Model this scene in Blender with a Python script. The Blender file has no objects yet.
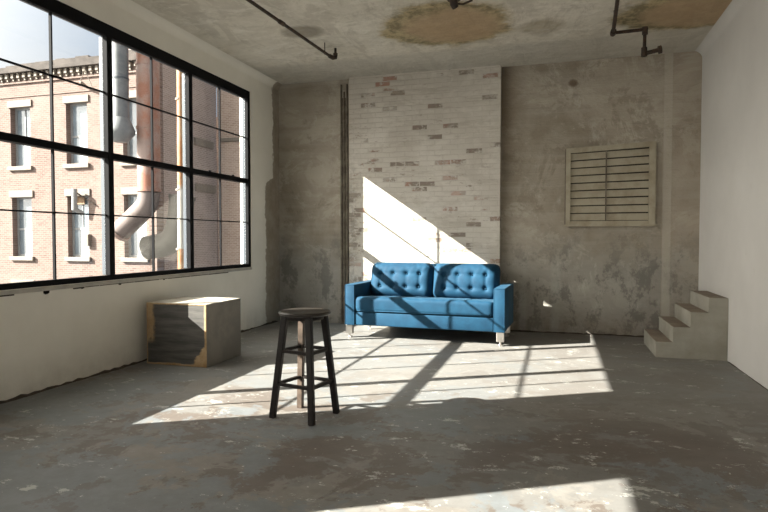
import bpy, bmesh, math, random
from mathutils import Vector, Matrix
random.seed(7)
S = bpy.context.scene
C = S.collection
PI = math.pi

# ------------------------------------------------------------------ room dimensions (metres)
XL, XR, YB, YC, ZC = -3.8625, 1.604, 7.639, 7.538, 3.39
YR = -4.6                      # wall behind the camera

# ------------------------------------------------------------------ materials
class G:
    def __init__(s, name):
        s.m = bpy.data.materials.new(name); s.m.use_nodes = True
        s.t = s.m.node_tree; s.n = s.t.nodes
        s.b = s.n['Principled BSDF']; s.out = s.n['Material Output']
        s.co = s.n.new('ShaderNodeTexCoord')
    def link(s, a, b): s.t.links.new(a, b)
    def put(s, sock, v):
        if isinstance(v, bpy.types.NodeSocket): s.link(v, sock)
        elif isinstance(v, (tuple, list)) and len(v) == 3 and sock.type == 'RGBA': sock.default_value = (*v, 1)
        else: sock.default_value = v
    def math(s, op, a, b=0.0, clamp=False):
        n = s.n.new('ShaderNodeMath'); n.operation = op; n.use_clamp = clamp
        s.put(n.inputs[0], a); s.put(n.inputs[1], b); return n.outputs[0]
    def mix(s, f, a, b, mode='MIX'):
        n = s.n.new('ShaderNodeMix'); n.data_type = 'RGBA'; n.blend_type = mode
        s.put(n.inputs[0], f); s.put(n.inputs[6], a); s.put(n.inputs[7], b); return n.outputs[2]
    def vec(s, scale=(1, 1, 1), loc=(0, 0, 0), src=None):
        n = s.n.new('ShaderNodeMapping')
        s.link(src or s.co.outputs['Object'], n.inputs[0])
        n.inputs['Scale'].default_value = scale; n.inputs['Location'].default_value = loc
        return n.outputs[0]
    def xyz(s):
        n = s.n.new('ShaderNodeSeparateXYZ'); s.link(s.co.outputs['Object'], n.inputs[0]); return n.outputs
    def noise(s, sc=1.0, det=4, rough=.55, vec=None, dist=0.0):
        n = s.n.new('ShaderNodeTexNoise')
        s.link(vec or s.co.outputs['Object'], n.inputs['Vector'])
        n.inputs['Scale'].default_value = sc; n.inputs['Detail'].default_value = det
        n.inputs['Roughness'].default_value = rough; n.inputs['Distortion'].default_value = dist
        return n.outputs[0]
    def ramp(s, v, a, b, lo=0.0, hi=1.0):
        n = s.n.new('ShaderNodeMapRange'); n.clamp = True
        s.put(n.inputs[0], v)
        for i, q in enumerate((a, b, lo, hi)): s.put(n.inputs[i+1], q)
        return n.outputs[0]
    def bump(s, h, st=.3, d=.01):
        n = s.n.new('ShaderNodeBump'); n.inputs['Strength'].default_value = st; n.inputs['Distance'].default_value = d
        s.link(h, n.inputs['Height']); s.link(n.outputs[0], s.b.inputs['Normal'])
    def fin(s, col, rough=.8, metal=0.0, spec=.5):
        s.put(s.b.inputs['Base Color'], col); s.put(s.b.inputs['Roughness'], rough)
        s.put(s.b.inputs['Metallic'], metal); s.b.inputs['Specular IOR Level'].default_value = spec
        return s.m
    def ellipse(s, ax, ay, cx, cy, rx, ry, dist, soft=.25):
        # 1 inside a blob of radii rx, ry round (cx, cy); dist is a noise socket that frays its edge
        u = s.math('DIVIDE', s.math('SUBTRACT', ax, cx), rx); v = s.math('DIVIDE', s.math('SUBTRACT', ay, cy), ry)
        r = s.math('ADD', s.math('MULTIPLY', u, u), s.math('MULTIPLY', v, v))
        r = s.math('ADD', r, s.math('MULTIPLY', s.math('SUBTRACT', dist, .5), 1.6))
        return s.ramp(r, 1+soft, 1-soft)

def plain(name, col, rough=.6, metal=0.0, var=.12, sc=12, spec=.5, bump=0.0):
    g = G(name); n = g.noise(sc, 4)
    c = g.mix(g.ramp(n, .3, .7), tuple(x*(1-var) for x in col), tuple(min(1, x*(1+var)) for x in col))
    if bump: g.bump(n, bump)
    return g.fin(c, rough, metal, spec)

def mat_floor():
    g = G('painted_concrete_floor')
    x, y, z = g.xyz()
    n1 = g.noise(.55, 6, .6, dist=.4); n2 = g.noise(1.7, 8, .72, vec=g.vec((1, 1.3, 1), (3, 7, 0)), dist=.3)
    n3 = g.noise(9, 6, .7); n4 = g.noise(34, 4, .6)
    big = g.math('ADD', g.math('MULTIPLY', n1, .5), g.math('MULTIPLY', n2, .5))
    # grey-blue paint survives mostly on the window side, bare brown screed elsewhere
    big = g.math('ADD', big, g.math('MULTIPLY', g.ramp(x, -3.4, 1.2, 1, -1), .022))
    c = g.mix(g.ramp(big, .49, .503), (.130, .110, .094), (.185, .181, .170))
    p2 = g.noise(.9, 8, .72, vec=g.vec(loc=(11, 2, 5)), dist=.5)
    c = g.mix(g.math('MULTIPLY', g.ramp(p2, .53, .545), .7), c, (.235, .222, .20))
    p3 = g.noise(1.15, 8, .72, vec=g.vec(loc=(1, 12, 9)), dist=.3)
    c = g.mix(g.math('MULTIPLY', g.ramp(g.math('ADD', p3, g.ramp(x, -2.6, .5, .05, -.04)), .52, .535), .85), c, (.172, .190, .198))
    p4 = g.noise(2.3, 8, .75, vec=g.vec(loc=(21, 3, 2)))
    c = g.mix(g.math('MULTIPLY', g.ramp(p4, .565, .58), .6), c, (.125, .10, .085))
    c = g.mix(g.math('MULTIPLY', g.ramp(n3, .3, .75), .4), c, (.075, .068, .06), 'MIX')
    c = g.mix(g.math('MULTIPLY', g.ramp(g.math('ADD', y, g.math('MULTIPLY', n1, 1.5)), 4.3, 5.6), .62), c, (.195, .188, .175))     # paler and plainer towards the back, sunlit look put into the colour
    fl = g.math('MULTIPLY', g.ramp(g.noise(4.2, 8, .8, vec=g.vec((1, 1.5, 1), (4, 4, 4))), .60, .615), g.ramp(n1, .34, .46))
    c = g.mix(g.math('MULTIPLY', fl, .8), c, (.46, .46, .43))
    fl2 = g.ramp(g.noise(15, 4, .7, vec=g.vec((1, 1.4, 1), (2, 9, 4))), .665, .69)
    c = g.mix(g.math('MULTIPLY', fl2, .95), c, (.55, .54, .50))
    ck = g.ramp(g.noise(19, 3, .6, vec=g.vec((1, 1, 1), (7, 1, 4))), .29, .27)
    c = g.mix(g.math('MULTIPLY', ck, .7), c, (.05, .045, .04))
    g.bump(g.math('ADD', g.math('MULTIPLY', fl, .4), g.math('ADD', big, g.math('MULTIPLY', n4, .3))), .25, .01)
    return g.fin(c, g.ramp(n2, .3, .7, .42, .62), spec=.45)

def mat_ceiling():
    g = G('old_plaster_ceiling'); x, y, z = g.xyz()
    n1 = g.noise(1.1, 6, .65, dist=.4); n2 = g.noise(6, 6, .7); n3 = g.noise(3.2, 6, .6, vec=g.vec((1, 2.2, 1), (5, 2, 0)))
    c = g.mix(g.ramp(n1, .35, .65), (.60, .56, .475), (.74, .695, .61))
    c = g.mix(g.math('MULTIPLY', g.ramp(n3, .56, .68), .4), c, (.33, .295, .235))
    c = g.mix(g.math('MULTIPLY', g.ramp(n2, .62, .7), .35), c, (.76, .73, .66))
    q1 = g.noise(2.2, 8, .75, vec=g.vec((1.4, .6, 1), (31, 5, 2)), dist=.8)
    c = g.mix(g.math('MULTIPLY', g.ramp(q1, .50, .57), .4), c, (.40, .36, .30))
    q2 = g.noise(3.4, 8, .75, vec=g.vec((.7, 1.5, 1), (3, 25, 2)), dist=.6)
    c = g.mix(g.math('MULTIPLY', g.ramp(q2, .55, .60), .45), c, (.78, .75, .68))
    q3 = g.noise(16, 5, .7)
    c = g.mix(g.math('MULTIPLY', g.ramp(q3, .35, .65), .18), c, (.33, .30, .25))
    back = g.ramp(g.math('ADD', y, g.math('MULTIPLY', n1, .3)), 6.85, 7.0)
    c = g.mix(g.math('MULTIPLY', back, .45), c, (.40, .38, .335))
    d = g.noise(2.4, 6, .65)
    for cx, cy, rx, ry in ((-1.12, 6.0, .68, .64), (1.2, 6.25, .72, .55)):
        m = g.ellipse(x, y, cx, cy, rx, ry, d, .18)
        inner = g.ellipse(x, y, cx+.08, cy+.05, rx*.72, ry*.75, d, .3)
        stain = g.mix(g.ramp(g.noise(9, 5, .7), .42, .6), (.16, .125, .05), (.44, .34, .18))
        stain = g.mix(g.math('MULTIPLY', inner, .8), stain, (.42, .28, .155))
        c = g.mix(g.math('MULTIPLY', m, .85), c, stain)
    m = g.ellipse(x, y, -2.62, 5.75, .22, .18, d, .4)
    c = g.mix(g.math('MULTIPLY', m, .6), c, (.17, .14, .10))
    m = g.ellipse(x, y, -.18, 6.3, .22, .2, d, .5)
    c = g.mix(g.math('MULTIPLY', m, .45), c, (.25, .19, .10))
    g.bump(g.math('ADD', g.math('ADD', n2, n3), g.math('ADD', q1, q2)), .6, .03)
    return g.fin(c, .9, spec=.2)

def mat_back():
    g = G('bare_concrete_wall'); x, y, z = g.xyz()
    n1 = g.noise(.8, 6, .65, dist=.5); n2 = g.noise(3.5, 7, .7); n3 = g.noise(2.2, 5, .6, vec=g.vec((.35, 1, 5)))
    c = g.mix(g.ramp(n1, .4, .6), (.27, .235, .185), (.40, .36, .30))
    m5 = g.noise(1.7, 8, .75, vec=g.vec((1, 1, 1.5), (4, 8, 2)), dist=.6)
    c = g.mix(g.math('MULTIPLY', g.ramp(m5, .53, .57), .45), c, (.48, .445, .38))
    m6 = g.noise(1.3, 8, .75, vec=g.vec((1.2, 1, 1), (14, 8, 12)), dist=.4)
    c = g.mix(g.math('MULTIPLY', g.ramp(m6, .54, .58), .5), c, (.20, .17, .13))
    c = g.mix(g.math('MULTIPLY', g.ramp(n3, .45, .65), .35), c, (.43, .395, .335))
    low = g.ramp(g.math('ADD', z, g.math('MULTIPLY', n2, .9)), 1.75, 1.25)
    c = g.mix(g.math('MULTIPLY', low, .55), c, (.30, .30, .28))
    dark = g.math('MULTIPLY', g.ramp(g.noise(2.6, 8, .75, vec=g.vec((1.3, 1, .9), (2, 0, 4))), .50, .56), low)
    c = g.mix(g.math('MULTIPLY', dark, .65), c, (.135, .13, .12))
    pale = g.ramp(g.noise(4, 7, .7, vec=g.vec((1, 1, .5), (9, 0, 1))), .6, .68)
    c = g.mix(g.math('MULTIPLY', pale, .45), c, (.52, .50, .45))
    # shadow band beside the brick pier under the ceiling, painted as brown streaks
    st = g.math('MULTIPLY', g.ramp(x, -.36, -.66), g.ramp(x, -.75, -.70))
    st = g.math('MULTIPLY', st, g.ramp(g.math('ADD', z, g.math('MULTIPLY', n2, 1.2)), 2.5, 3.3))
    c = g.mix(g.math('MULTIPLY', st, .75), c, (.12, .085, .05))
    st2 = g.math('MULTIPLY', g.ramp(z, .35, .02), g.ramp(n2, .35, .6))
    c = g.mix(g.math('MULTIPLY', st2, .5), c, (.17, .12, .085))
    sp = g.ellipse(x, z, .17, 3.12, .055, .045, g.noise(9, 5, .7), .6)
    c = g.mix(g.math('MULTIPLY', sp, .7), c, (.10, .055, .03))
    # two whitish runs low on the wall
    for cx in (-.42, -.02):
        run = g.math('MULTIPLY', g.ramp(g.math('ABSOLUTE', g.math('SUBTRACT', x, cx)), .07, .03), g.ramp(z, 1.05, .8))
        c = g.mix(g.math('MULTIPLY', g.math('MULTIPLY', run, g.ramp(n2, .35, .6)), .45), c, (.42, .42, .385))
    # patched plaster column near the right corner
    rgt = g.ramp(x, 1.19, 1.2)
    c = g.mix(g.math('MULTIPLY', g.math('MULTIPLY', rgt, g.ramp(n2, .3, .6)), .35), c, (.36, .30, .235))
    ln = g.math('MULTIPLY', g.ramp(g.math('ABSOLUTE', g.math('SUBTRACT', x, 1.25)), .055, .04), g.ramp(n2, .25, .5))
    c = g.mix(g.math('MULTIPLY', ln, .5), c, (.50, .47, .41))
    g.bump(g.math('ADD', g.math('ADD', n2, g.math('MULTIPLY', n3, .8)), g.math('ADD', m5, m6)), .55, .03)
    return g.fin(c, .88, spec=.25)

def mat_left():
    g = G('cream_painted_plaster'); x, y, z = g.xyz()
    n1 = g.noise(1.3, 5, .6); n2 = g.noise(11, 5, .7); n3 = g.noise(5, 6, .7)
    c = g.mix(g.ramp(n1, .35, .65), (.74, .71, .64), (.82, .79, .72))
    bare = g.mix(g.ramp(n3, .35, .65), (.28, .235, .18), (.37, .325, .265))
    edge = g.math('ADD', y, g.math('MULTIPLY', g.math('SUBTRACT', n3, .5), .22))
    edge = g.math('ADD', edge, g.math('MULTIPLY', g.ramp(z, 1.95, 2.05), -.22))
    c = g.mix(g.ramp(edge, 7.22, 7.24), c, bare)
    dirt = g.math('MULTIPLY', g.ramp(z, .30, 0), g.ramp(n3, .3, .7))
    c = g.mix(g.math('MULTIPLY', dirt, .45), c, (.28, .24, .19))
    c = g.mix(g.math('MULTIPLY', g.ramp(n2, .74, .76), .55), c, (.30, .26, .2))
    g.bump(g.math('ADD', n1, g.math('MULTIPLY', n2, .3)), .15, .01)
    return g.fin(c, .7, spec=.3)

def mat_white():
    g = G('white_painted_plaster'); n1 = g.noise(.7, 5, .6); n2 = g.noise(7, 5, .65)
    c = g.mix(g.ramp(n1, .35, .65), (.56, .545, .52), (.635, .62, .595))
    c = g.mix(g.math('MULTIPLY', g.ramp(n2, .66, .72), .25), c, (.5, .47, .43))
    g.bump(g.math('ADD', n1, g.math('MULTIPLY', n2, .25)), .2, .01)
    return g.fin(c, .65, spec=.3)

def brick(g, c1, c2, mortar, w=.215, h=.073, msize=.010, axis='xz', smooth=.1, bias=0.0):
    x, y, z = g.xyz(); cmb = g.n.new('ShaderNodeCombineXYZ')
    g.link({'x': x, 'y': y, 'z': z}[axis[0]], cmb.inputs[0]); g.link(z, cmb.inputs[1])
    b = g.n.new('ShaderNodeTexBrick'); g.link(cmb.outputs[0], b.inputs['Vector'])
    b.inputs['Scale'].default_value = 1; b.inputs['Brick Width'].default_value = w; b.inputs['Row Height'].default_value = h
    b.inputs['Mortar Size'].default_value = msize; b.inputs['Mortar Smooth'].default_value = smooth; b.inputs['Bias'].default_value = bias
    for k, v in (('Color1', c1), ('Color2', c2), ('Mortar', mortar)): b.inputs[k].default_value = (*v, 1)
    return b, cmb.outputs[0]

def mat_whitebrick():
    g = G('whitewashed_brick')
    b, v = brick(g, (0, 0, 0), (1, 1, 1), (.5, .5, .5), msize=.006, w=.205, h=.0675)
    wob = g.n.new('ShaderNodeVectorMath'); wob.operation = 'MULTIPLY_ADD'; nz = g.n.new('ShaderNodeTexNoise'); nz.inputs['Scale'].default_value = 5; nz.inputs['Detail'].default_value = 3; g.link(g.co.outputs['Object'], nz.inputs['Vector'])
    g.link(nz.outputs['Color'], wob.inputs[0]); wob.inputs[1].default_value = (.03, .012, 0); g.link(v, wob.inputs[2]); g.link(wob.outputs[0], b.inputs['Vector'])
    n1 = g.noise(1.2, 5, .6); n2 = g.noise(14, 6, .7); n3 = g.noise(4.5, 6, .7, vec=g.vec((.7, 1, 2.2)))
    c = g.mix(g.ramp(n1, .35, .65), (.49, .455, .40), (.59, .56, .50))
    rnd = b.outputs['Color']
    c = g.mix(g.math('MULTIPLY', g.ramp(rnd, .2, .9), .2), c, (.45, .415, .355))
    # bricks whose paint has fallen off
    bare = g.math('MULTIPLY', g.ramp(g.math('ADD', rnd, g.math('ADD', g.math('MULTIPLY', n1, .5), g.math('MULTIPLY', n3, .25))), 1.235, 1.27), g.ramp(n2, .40, .47))
    bare = g.math('MULTIPLY', bare, g.math('SUBTRACT', 1, b.outputs['Fac']))
    bc = g.mix(g.ramp(g.noise(2.1, 3, .5, vec=g.vec(loc=(3, 1, 8))), .5, .62), (.17, .13, .10), (.34, .16, .11))
    c = g.mix(g.math('MULTIPLY', bare, .8), c, bc)
    # worn left edge, thin paint and grey mortar
    x, y, z = g.xyz()
    lft = g.math('MULTIPLY', g.ramp(g.math('ADD', x, g.math('MULTIPLY', n2, .12)), -2.52, -2.60), g.ramp(z, 2.6, 1.6))
    c = g.mix(g.math('MULTIPLY', g.math('MULTIPLY', lft, g.ramp(n2, .42, .55)), .75), c, (.22, .20, .17))
    spots = g.ramp(g.noise(7, 6, .75, vec=g.vec((.6, 1, 1.6), (5, 5, 5))), .64, .68)
    c = g.mix(g.math('MULTIPLY', spots, .5), c, (.34, .29, .23))
    strk = g.ramp(g.noise(3.2, 7, .75, vec=g.vec((.5, 1, 3.2), (1, 7, 3))), .54, .60)
    c = g.mix(g.math('MULTIPLY', strk, .42), c, (.38, .34, .28))
    pt = g.ramp(g.noise(1.5, 8, .75, vec=g.vec((1, 1, 1.6), (8, 1, 3)), dist=.5), .5, .56)
    c = g.mix(g.math('MULTIPLY', pt, .3), c, (.70, .67, .61))
    dk = g.math('MULTIPLY', g.ramp(g.noise(10, 5, .75, vec=g.vec((.5, 1, 1.5), (1, 5, 9))), .60, .64), g.ramp(g.noise(1.0, 3, .5, vec=g.vec(loc=(4, 4, 4))), .42, .55))
    c = g.mix(g.math('MULTIPLY', dk, .65), c, (.20, .15, .12))
    c = g.mix(g.math('MULTIPLY', g.math('MULTIPLY', b.outputs['Fac'], g.ramp(g.noise(3, 5, .7), .4, .6)), .38), c, (.40, .365, .31))
    h = g.math('ADD', g.math('MULTIPLY', b.outputs['Fac'], -1), g.math('ADD', g.math('MULTIPLY', n2, .5), g.math('MULTIPLY', bare, -.6)))
    g.bump(h, .55, .012)
    return g.fin(c, .8, spec=.25)

def mat_brick(name, ca, cb, mort, axis='xz'):
    g = G(name)
    b, v = brick(g, ca, cb, mort, axis=axis, msize=.012, w=.22, h=.075)
    n = g.noise(.6, 6, .6)
    c = g.mix(g.math('MULTIPLY', g.ramp(n, .35, .7), .35), b.outputs['Color'], tuple(min(1, q*1.25) for q in mort))
    g.bump(g.math('MULTIPLY', b.outputs['Fac'], -1), .3, .01)
    return g.fin(c, .9, spec=.15)

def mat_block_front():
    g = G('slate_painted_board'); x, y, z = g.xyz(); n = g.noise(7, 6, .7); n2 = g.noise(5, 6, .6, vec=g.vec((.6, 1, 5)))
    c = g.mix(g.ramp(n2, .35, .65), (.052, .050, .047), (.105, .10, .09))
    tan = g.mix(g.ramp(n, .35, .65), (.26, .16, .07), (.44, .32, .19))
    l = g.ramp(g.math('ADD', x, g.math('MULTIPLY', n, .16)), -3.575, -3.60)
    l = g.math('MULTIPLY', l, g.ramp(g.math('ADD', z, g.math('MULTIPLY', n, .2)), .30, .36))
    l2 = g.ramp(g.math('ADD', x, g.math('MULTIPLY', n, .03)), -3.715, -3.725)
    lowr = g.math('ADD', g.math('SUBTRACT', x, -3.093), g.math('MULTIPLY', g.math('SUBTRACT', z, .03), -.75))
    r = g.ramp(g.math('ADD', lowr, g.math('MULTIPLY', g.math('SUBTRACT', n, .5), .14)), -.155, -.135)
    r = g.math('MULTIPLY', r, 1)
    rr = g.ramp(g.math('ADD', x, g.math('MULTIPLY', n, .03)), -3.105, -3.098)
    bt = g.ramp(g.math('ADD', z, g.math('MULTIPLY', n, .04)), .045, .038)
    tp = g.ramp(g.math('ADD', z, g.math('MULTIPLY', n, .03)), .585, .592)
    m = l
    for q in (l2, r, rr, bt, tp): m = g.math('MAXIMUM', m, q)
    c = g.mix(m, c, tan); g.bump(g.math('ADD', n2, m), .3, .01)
    return g.fin(c, .7, spec=.3)

def mat_velvet():
    g = G('blue_velvet'); n = g.noise(7, 4, .6); n2 = g.noise(220, 2, .5)
    c = g.mix(g.ramp(n, .3, .7), (.003, .032, .068), (.006, .053, .104))
    g.bump(g.math('ADD', n, g.math('MULTIPLY', n2, .3)), .15, .006)
    g.b.inputs['Sheen Weight'].default_value = .12; g.b.inputs['Sheen Roughness'].default_value = .4
    g.b.inputs['Sheen Tint'].default_value = (.35, .65, .9, 1)
    return g.fin(c, .75, spec=.25)

def mat_glass():
    g = G('window_glass'); g.n.remove(g.b)
    tr = g.n.new('ShaderNodeBsdfTransparent'); tr.inputs[0].default_value = (.955, .965, .965, 1)
    gl = g.n.new('ShaderNodeBsdfGlossy'); gl.inputs['Roughness'].default_value = .0
    lw = g.n.new('ShaderNodeLayerWeight'); lw.inputs[0].default_value = .5
    fr_ = g.math('ADD', g.math('MULTIPLY', g.math('POWER', lw.outputs['Facing'], 5.0), .9), .035)
    mx = g.n.new('ShaderNodeMixShader'); g.link(fr_, mx.inputs[0]); g.link(tr.outputs[0], mx.inputs[1]); g.link(gl.outputs[0], mx.inputs[2])
    g.link(mx.outputs[0], g.out.inputs['Surface'])
    return g.m

def mat_rust(name, a, b_, sc=3, lo=.45, hi=.6, rough=.7, metal=0.0):
    g = G(name); n = g.noise(sc, 6, .65); c = g.mix(g.ramp(n, lo, hi), a, b_); g.bump(n, .2)
    return g.fin(c, rough, metal, .4)

def mat_bands():
    g = G('white_and_orange_pipe_paint'); x, y, z = g.xyz(); n = g.noise(2, 5, .7)
    w = g.math('MULTIPLY', g.ramp(z, 2.75, 2.6), g.ramp(z, .88, .9))
    org = g.mix(g.ramp(n, .4, .6), (.30, .12, .035), (.34, .21, .11))
    return g.fin(g.mix(w, org, (.34, .32, .28)), .6)

M = dict(
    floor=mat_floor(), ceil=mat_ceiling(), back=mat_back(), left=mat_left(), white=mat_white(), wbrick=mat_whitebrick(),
    black=plain('black_window_paint', (.006, .006, .007), .75, spec=.12), alu=plain('pale_outer_window_paint', (.055, .068, .082), .6, var=.06),
    glass=mat_glass(), sill=plain('weathered_sill', (.42, .40, .36), .8, bump=.3), grime=plain('dark_grime', (.055, .042, .032), .95, bump=.5, var=.4),
    velvet=mat_velvet(), seam=plain('dark_blue_thread', (.008, .03, .06), .8), chrome=plain('brushed_steel', (.62, .59, .55), .28, 1.0, .08, 30),
    rubber=plain('dark_rubber', (.03, .03, .03), .6),
    stool=plain('dark_stained_wood', (.011, .008, .0065), .5, var=.4, sc=20, spec=.3), wornleg=plain('worn_pale_leg_wood', (.10, .075, .058), .5, var=.5, sc=14, spec=.3), stoolseat=plain('worn_black_seat_wood', (.030, .025, .021), .42, var=.35, sc=9, spec=.35),
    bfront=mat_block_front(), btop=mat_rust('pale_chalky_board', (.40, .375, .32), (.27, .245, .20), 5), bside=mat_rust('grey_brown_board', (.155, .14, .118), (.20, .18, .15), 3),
    conc=mat_rust('cast_concrete', (.33, .315, .27), (.25, .235, .195), 2.6, .4, .65, .9), tread=mat_rust('worn_brown_treads', (.19, .15, .115), (.25, .21, .165), 5, .4, .65, .9),
    vent=mat_rust('aged_beige_wood', (.38, .345, .265), (.29, .25, .18), 6, .45, .7, .8), ventdark=plain('dark_gap', (.02, .016, .012), .9),
    iron=mat_rust('rusty_iron', (.028, .019, .014), (.06, .034, .021), 14, .45, .6, .7), channel=mat_rust('rusty_brown_steel', (.11, .088, .066), (.21, .18, .14), 8, .4, .65, .75),
    fbrick=mat_brick('sunlit_pink_brick', (.122, .077, .064), (.180, .128, .108), (.20, .163, .145)),
    dbrick=mat_brick('grey_brown_brick', (.24, .19, .165), (.32, .265, .235), (.42, .37, .34), 'yz'),
    litbrick=mat_brick('painted_sunlit_brick', (.36, .26, .205), (.50, .38, .31), (.60, .50, .42)),  # lightened so the shaded rear building face looks sunlit
    stone=plain('cream_stone', (.20, .175, .145), .8), cornice=mat_rust('weathered_cornice', (.045, .037, .032), (.075, .063, .055), 2, rough=.9), tar=plain('roof_felt', (.16, .14, .13), .9),
    sash=plain('white_sash_paint', (.26, .27, .27), .5), fglass=plain('sky_reflecting_glass', (.20, .245, .28), .08, spec=1.0, var=.35, sc=.9), blind=plain('white_blind', (.34, .36, .37), .7),
    duct=mat_rust('rust_stained_duct', (.27, .20, .175), (.25, .11, .07), 1.1, .42, .58, .6), pinkduct=mat_rust('dusty_pink_duct', (.15, .12, .11), (.11, .085, .075), 1.5, rough=.7), grey=mat_rust('galvanised_duct', (.18, .19, .195), (.13, .14, .145), 1.4, rough=.5), reflduct=mat_rust('duct_reflection', (.11, .103, .09), (.085, .08, .07), 1, rough=.7),
    bands=mat_bands(), asphalt=plain('asphalt', (.12, .12, .12), .9), boards=plain('raw_boards', (.22, .14, .08), .8),
)

# ------------------------------------------------------------------ mesh helpers
def obj(name, bm, mat, parent=None, smooth=False, mats=None):
    me = bpy.data.meshes.new(name); bmesh.ops.recalc_face_normals(bm, faces=bm.faces[:]); bm.to_mesh(me); bm.free()
    for m_ in (mats or [mat]): me.materials.append(m_)
    if smooth:
        for p in me.polygons: p.use_smooth = True
        if smooth != 'all':
            try: me.set_sharp_from_angle(angle=math.radians(smooth if smooth is not True else 40))
            except Exception: pass
    o = bpy.data.objects.new(name, me); C.objects.link(o)
    if parent is not None: o.parent = parent
    return o
def thing(name, label, cat, loc=(0, 0, 0), rz=0, group=None):
    o = bpy.data.objects.new(name, None); o.empty_display_size = .1; C.objects.link(o); o.location = loc; o.rotation_euler.z = rz
    tag(o, label, cat, group); return o
def tag(o, label, cat, group=None):
    o['label'] = label; o['category'] = cat
    if group: o['group'] = group
    return o
def struct(o, label=None):
    o['kind'] = 'structure'
    if label: o['label'] = label
    return o
def box(bm, x0, x1, y0, y1, z0, z1, bev=0.0, mat=0, seg=2):
    vs = [bm.verts.new((x, y, z)) for x in (x0, x1) for y in (y0, y1) for z in (z0, z1)]
    fs = [bm.faces.new([vs[i] for i in q]) for q in ((0, 1, 3, 2), (4, 6, 7, 5), (0, 4, 5, 1), (2, 3, 7, 6), (0, 2, 6, 4), (1, 5, 7, 3))]
    for f in fs: f.material_index = mat
    if bev:
        es = list({e for f in fs for e in f.edges})
        bmesh.ops.bevel(bm, geom=es, offset=bev, segments=seg, affect='EDGES', profile=.5, clamp_overlap=True)
    return bm
def shifted(bm, v): bmesh.ops.translate(bm, verts=bm.verts[:], vec=v); return bm
def B(*a, **k): return box(bmesh.new(), *a, **k)
def tube(bm, pts, r, n=16, cap=True):
    pts = [Vector(p) for p in pts]; rings = []; up = None
    for i, p in enumerate(pts):
        d = (pts[min(i+1, len(pts)-1)]-pts[max(i-1, 0)]).normalized()
        if up is None: up = d.orthogonal().normalized()
        up = (up-d*up.dot(d)).normalized(); s = d.cross(up)
        rr = r[i] if isinstance(r, (list, tuple)) else r
        rings.append([bm.verts.new(p+(up*math.cos(2*PI*k/n)+s*math.sin(2*PI*k/n))*rr) for k in range(n)])
    for a, b in zip(rings, rings[1:]):
        for k in range(n): bm.faces.new((a[k], a[(k+1) % n], b[(k+1) % n], b[k]))
    if cap: bm.faces.new(rings[0][::-1]); bm.faces.new(rings[-1])
    return bm
def lathe(bm, prof, c=(0, 0), n=40):
    rings = [[bm.verts.new((c[0]+r*math.cos(2*PI*k/n), c[1]+r*math.sin(2*PI*k/n), z)) for k in range(n)] for r, z in prof]
    for a, b in zip(rings, rings[1:]):
        for k in range(n): bm.faces.new((a[k], a[(k+1) % n], b[(k+1) % n], b[k]))
    bm.faces.new(rings[0][::-1]); bm.faces.new(rings[-1]); return bm
def beam(bm, a, b, w, h, w2=None, h2=None, bev=.003, side=None):
    # rectangular bar from a to b; w across 'side', h the other way
    a, b = Vector(a), Vector(b); d = (b-a).normalized()
    sx = Vector(side or (0, 0, 1)); sx = (sx-d*sx.dot(d)).normalized(); sy = d.cross(sx)
    w2 = w2 or w; h2 = h2 or h
    va = [bm.verts.new(a+sx*i*w/2+sy*j*h/2) for i, j in ((-1, -1), (1, -1), (1, 1), (-1, 1))]
    vb = [bm.verts.new(b+sx*i*w2/2+sy*j*h2/2) for i, j in ((-1, -1), (1, -1), (1, 1), (-1, 1))]
    fs = [bm.faces.new(va[::-1]), bm.faces.new(vb)]+[bm.faces.new((va[k], va[(k+1) % 4], vb[(k+1) % 4], vb[k])) for k in range(4)]
    if bev: bmesh.ops.bevel(bm, geom=list({e for f in fs for e in f.edges}), offset=bev, segments=2, affect='EDGES', clamp_overlap=True)
    return bm

# ------------------------------------------------------------------ room shell
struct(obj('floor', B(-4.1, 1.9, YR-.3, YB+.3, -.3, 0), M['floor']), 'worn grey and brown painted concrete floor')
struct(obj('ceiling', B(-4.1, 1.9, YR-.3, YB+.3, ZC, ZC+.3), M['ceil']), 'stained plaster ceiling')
struct(obj('wall_back', B(-4.1, 1.9, YB, YB+.3, 0, ZC), M['back']), 'mottled bare concrete back wall')
struct(obj('wall_right', B(XR, 1.9, YR, YB, 0, ZC), M['white']), 'smooth white plaster wall')

XI = 3.868
K = XI/3.8625
zz = lambda z: 1.2+(z-1.2)*K
Zt, Zb, Zm, Zgt, Zgb = zz(3.1086), zz(.82), zz(1.9414), zz(2.999), zz(.866)
Y1a, Y1b = 2.27, 6.83
Y0a, Y0b = -3.1, .73
def wall_with_holes(name, x0, x1, ya, yb, holes, mat):
    bm = bmesh.new(); y = ya
    for h0, h1, z0, z1 in holes:
        box(bm, x0, x1, y, h0, 0, ZC); box(bm, x0, x1, h0, h1, 0, z0); box(bm, x0, x1, h0, h1, z1, ZC); y = h1
    box(bm, x0, x1, y, yb, 0, ZC); return obj(name, bm, mat)
struct(wall_with_holes('wall_left', -4.02, XL, YR, YB, [(Y0a, Y0b, Zb, Zt), (Y1a, Y1b, Zb, Zt)], M['left']), 'cream painted wall with the wide black framed window')
# unseen wall behind the camera, tall openings added to let in fill light
bm = bmesh.new()
box(bm, -4.1, XR+.3, YR-.3, YR, 0, .8); box(bm, -4.1, XR+.3, YR-.3, YR, 3.1, ZC)
for x0, x1 in ((-4.1, -3.4), (-1.4, -.9), (1.1, XR+.3)): box(bm, x0, x1, YR-.3, YR, .8, 3.1)
struct(obj('wall_rear', bm, M['white']), 'white plaster wall behind the viewer')

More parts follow.
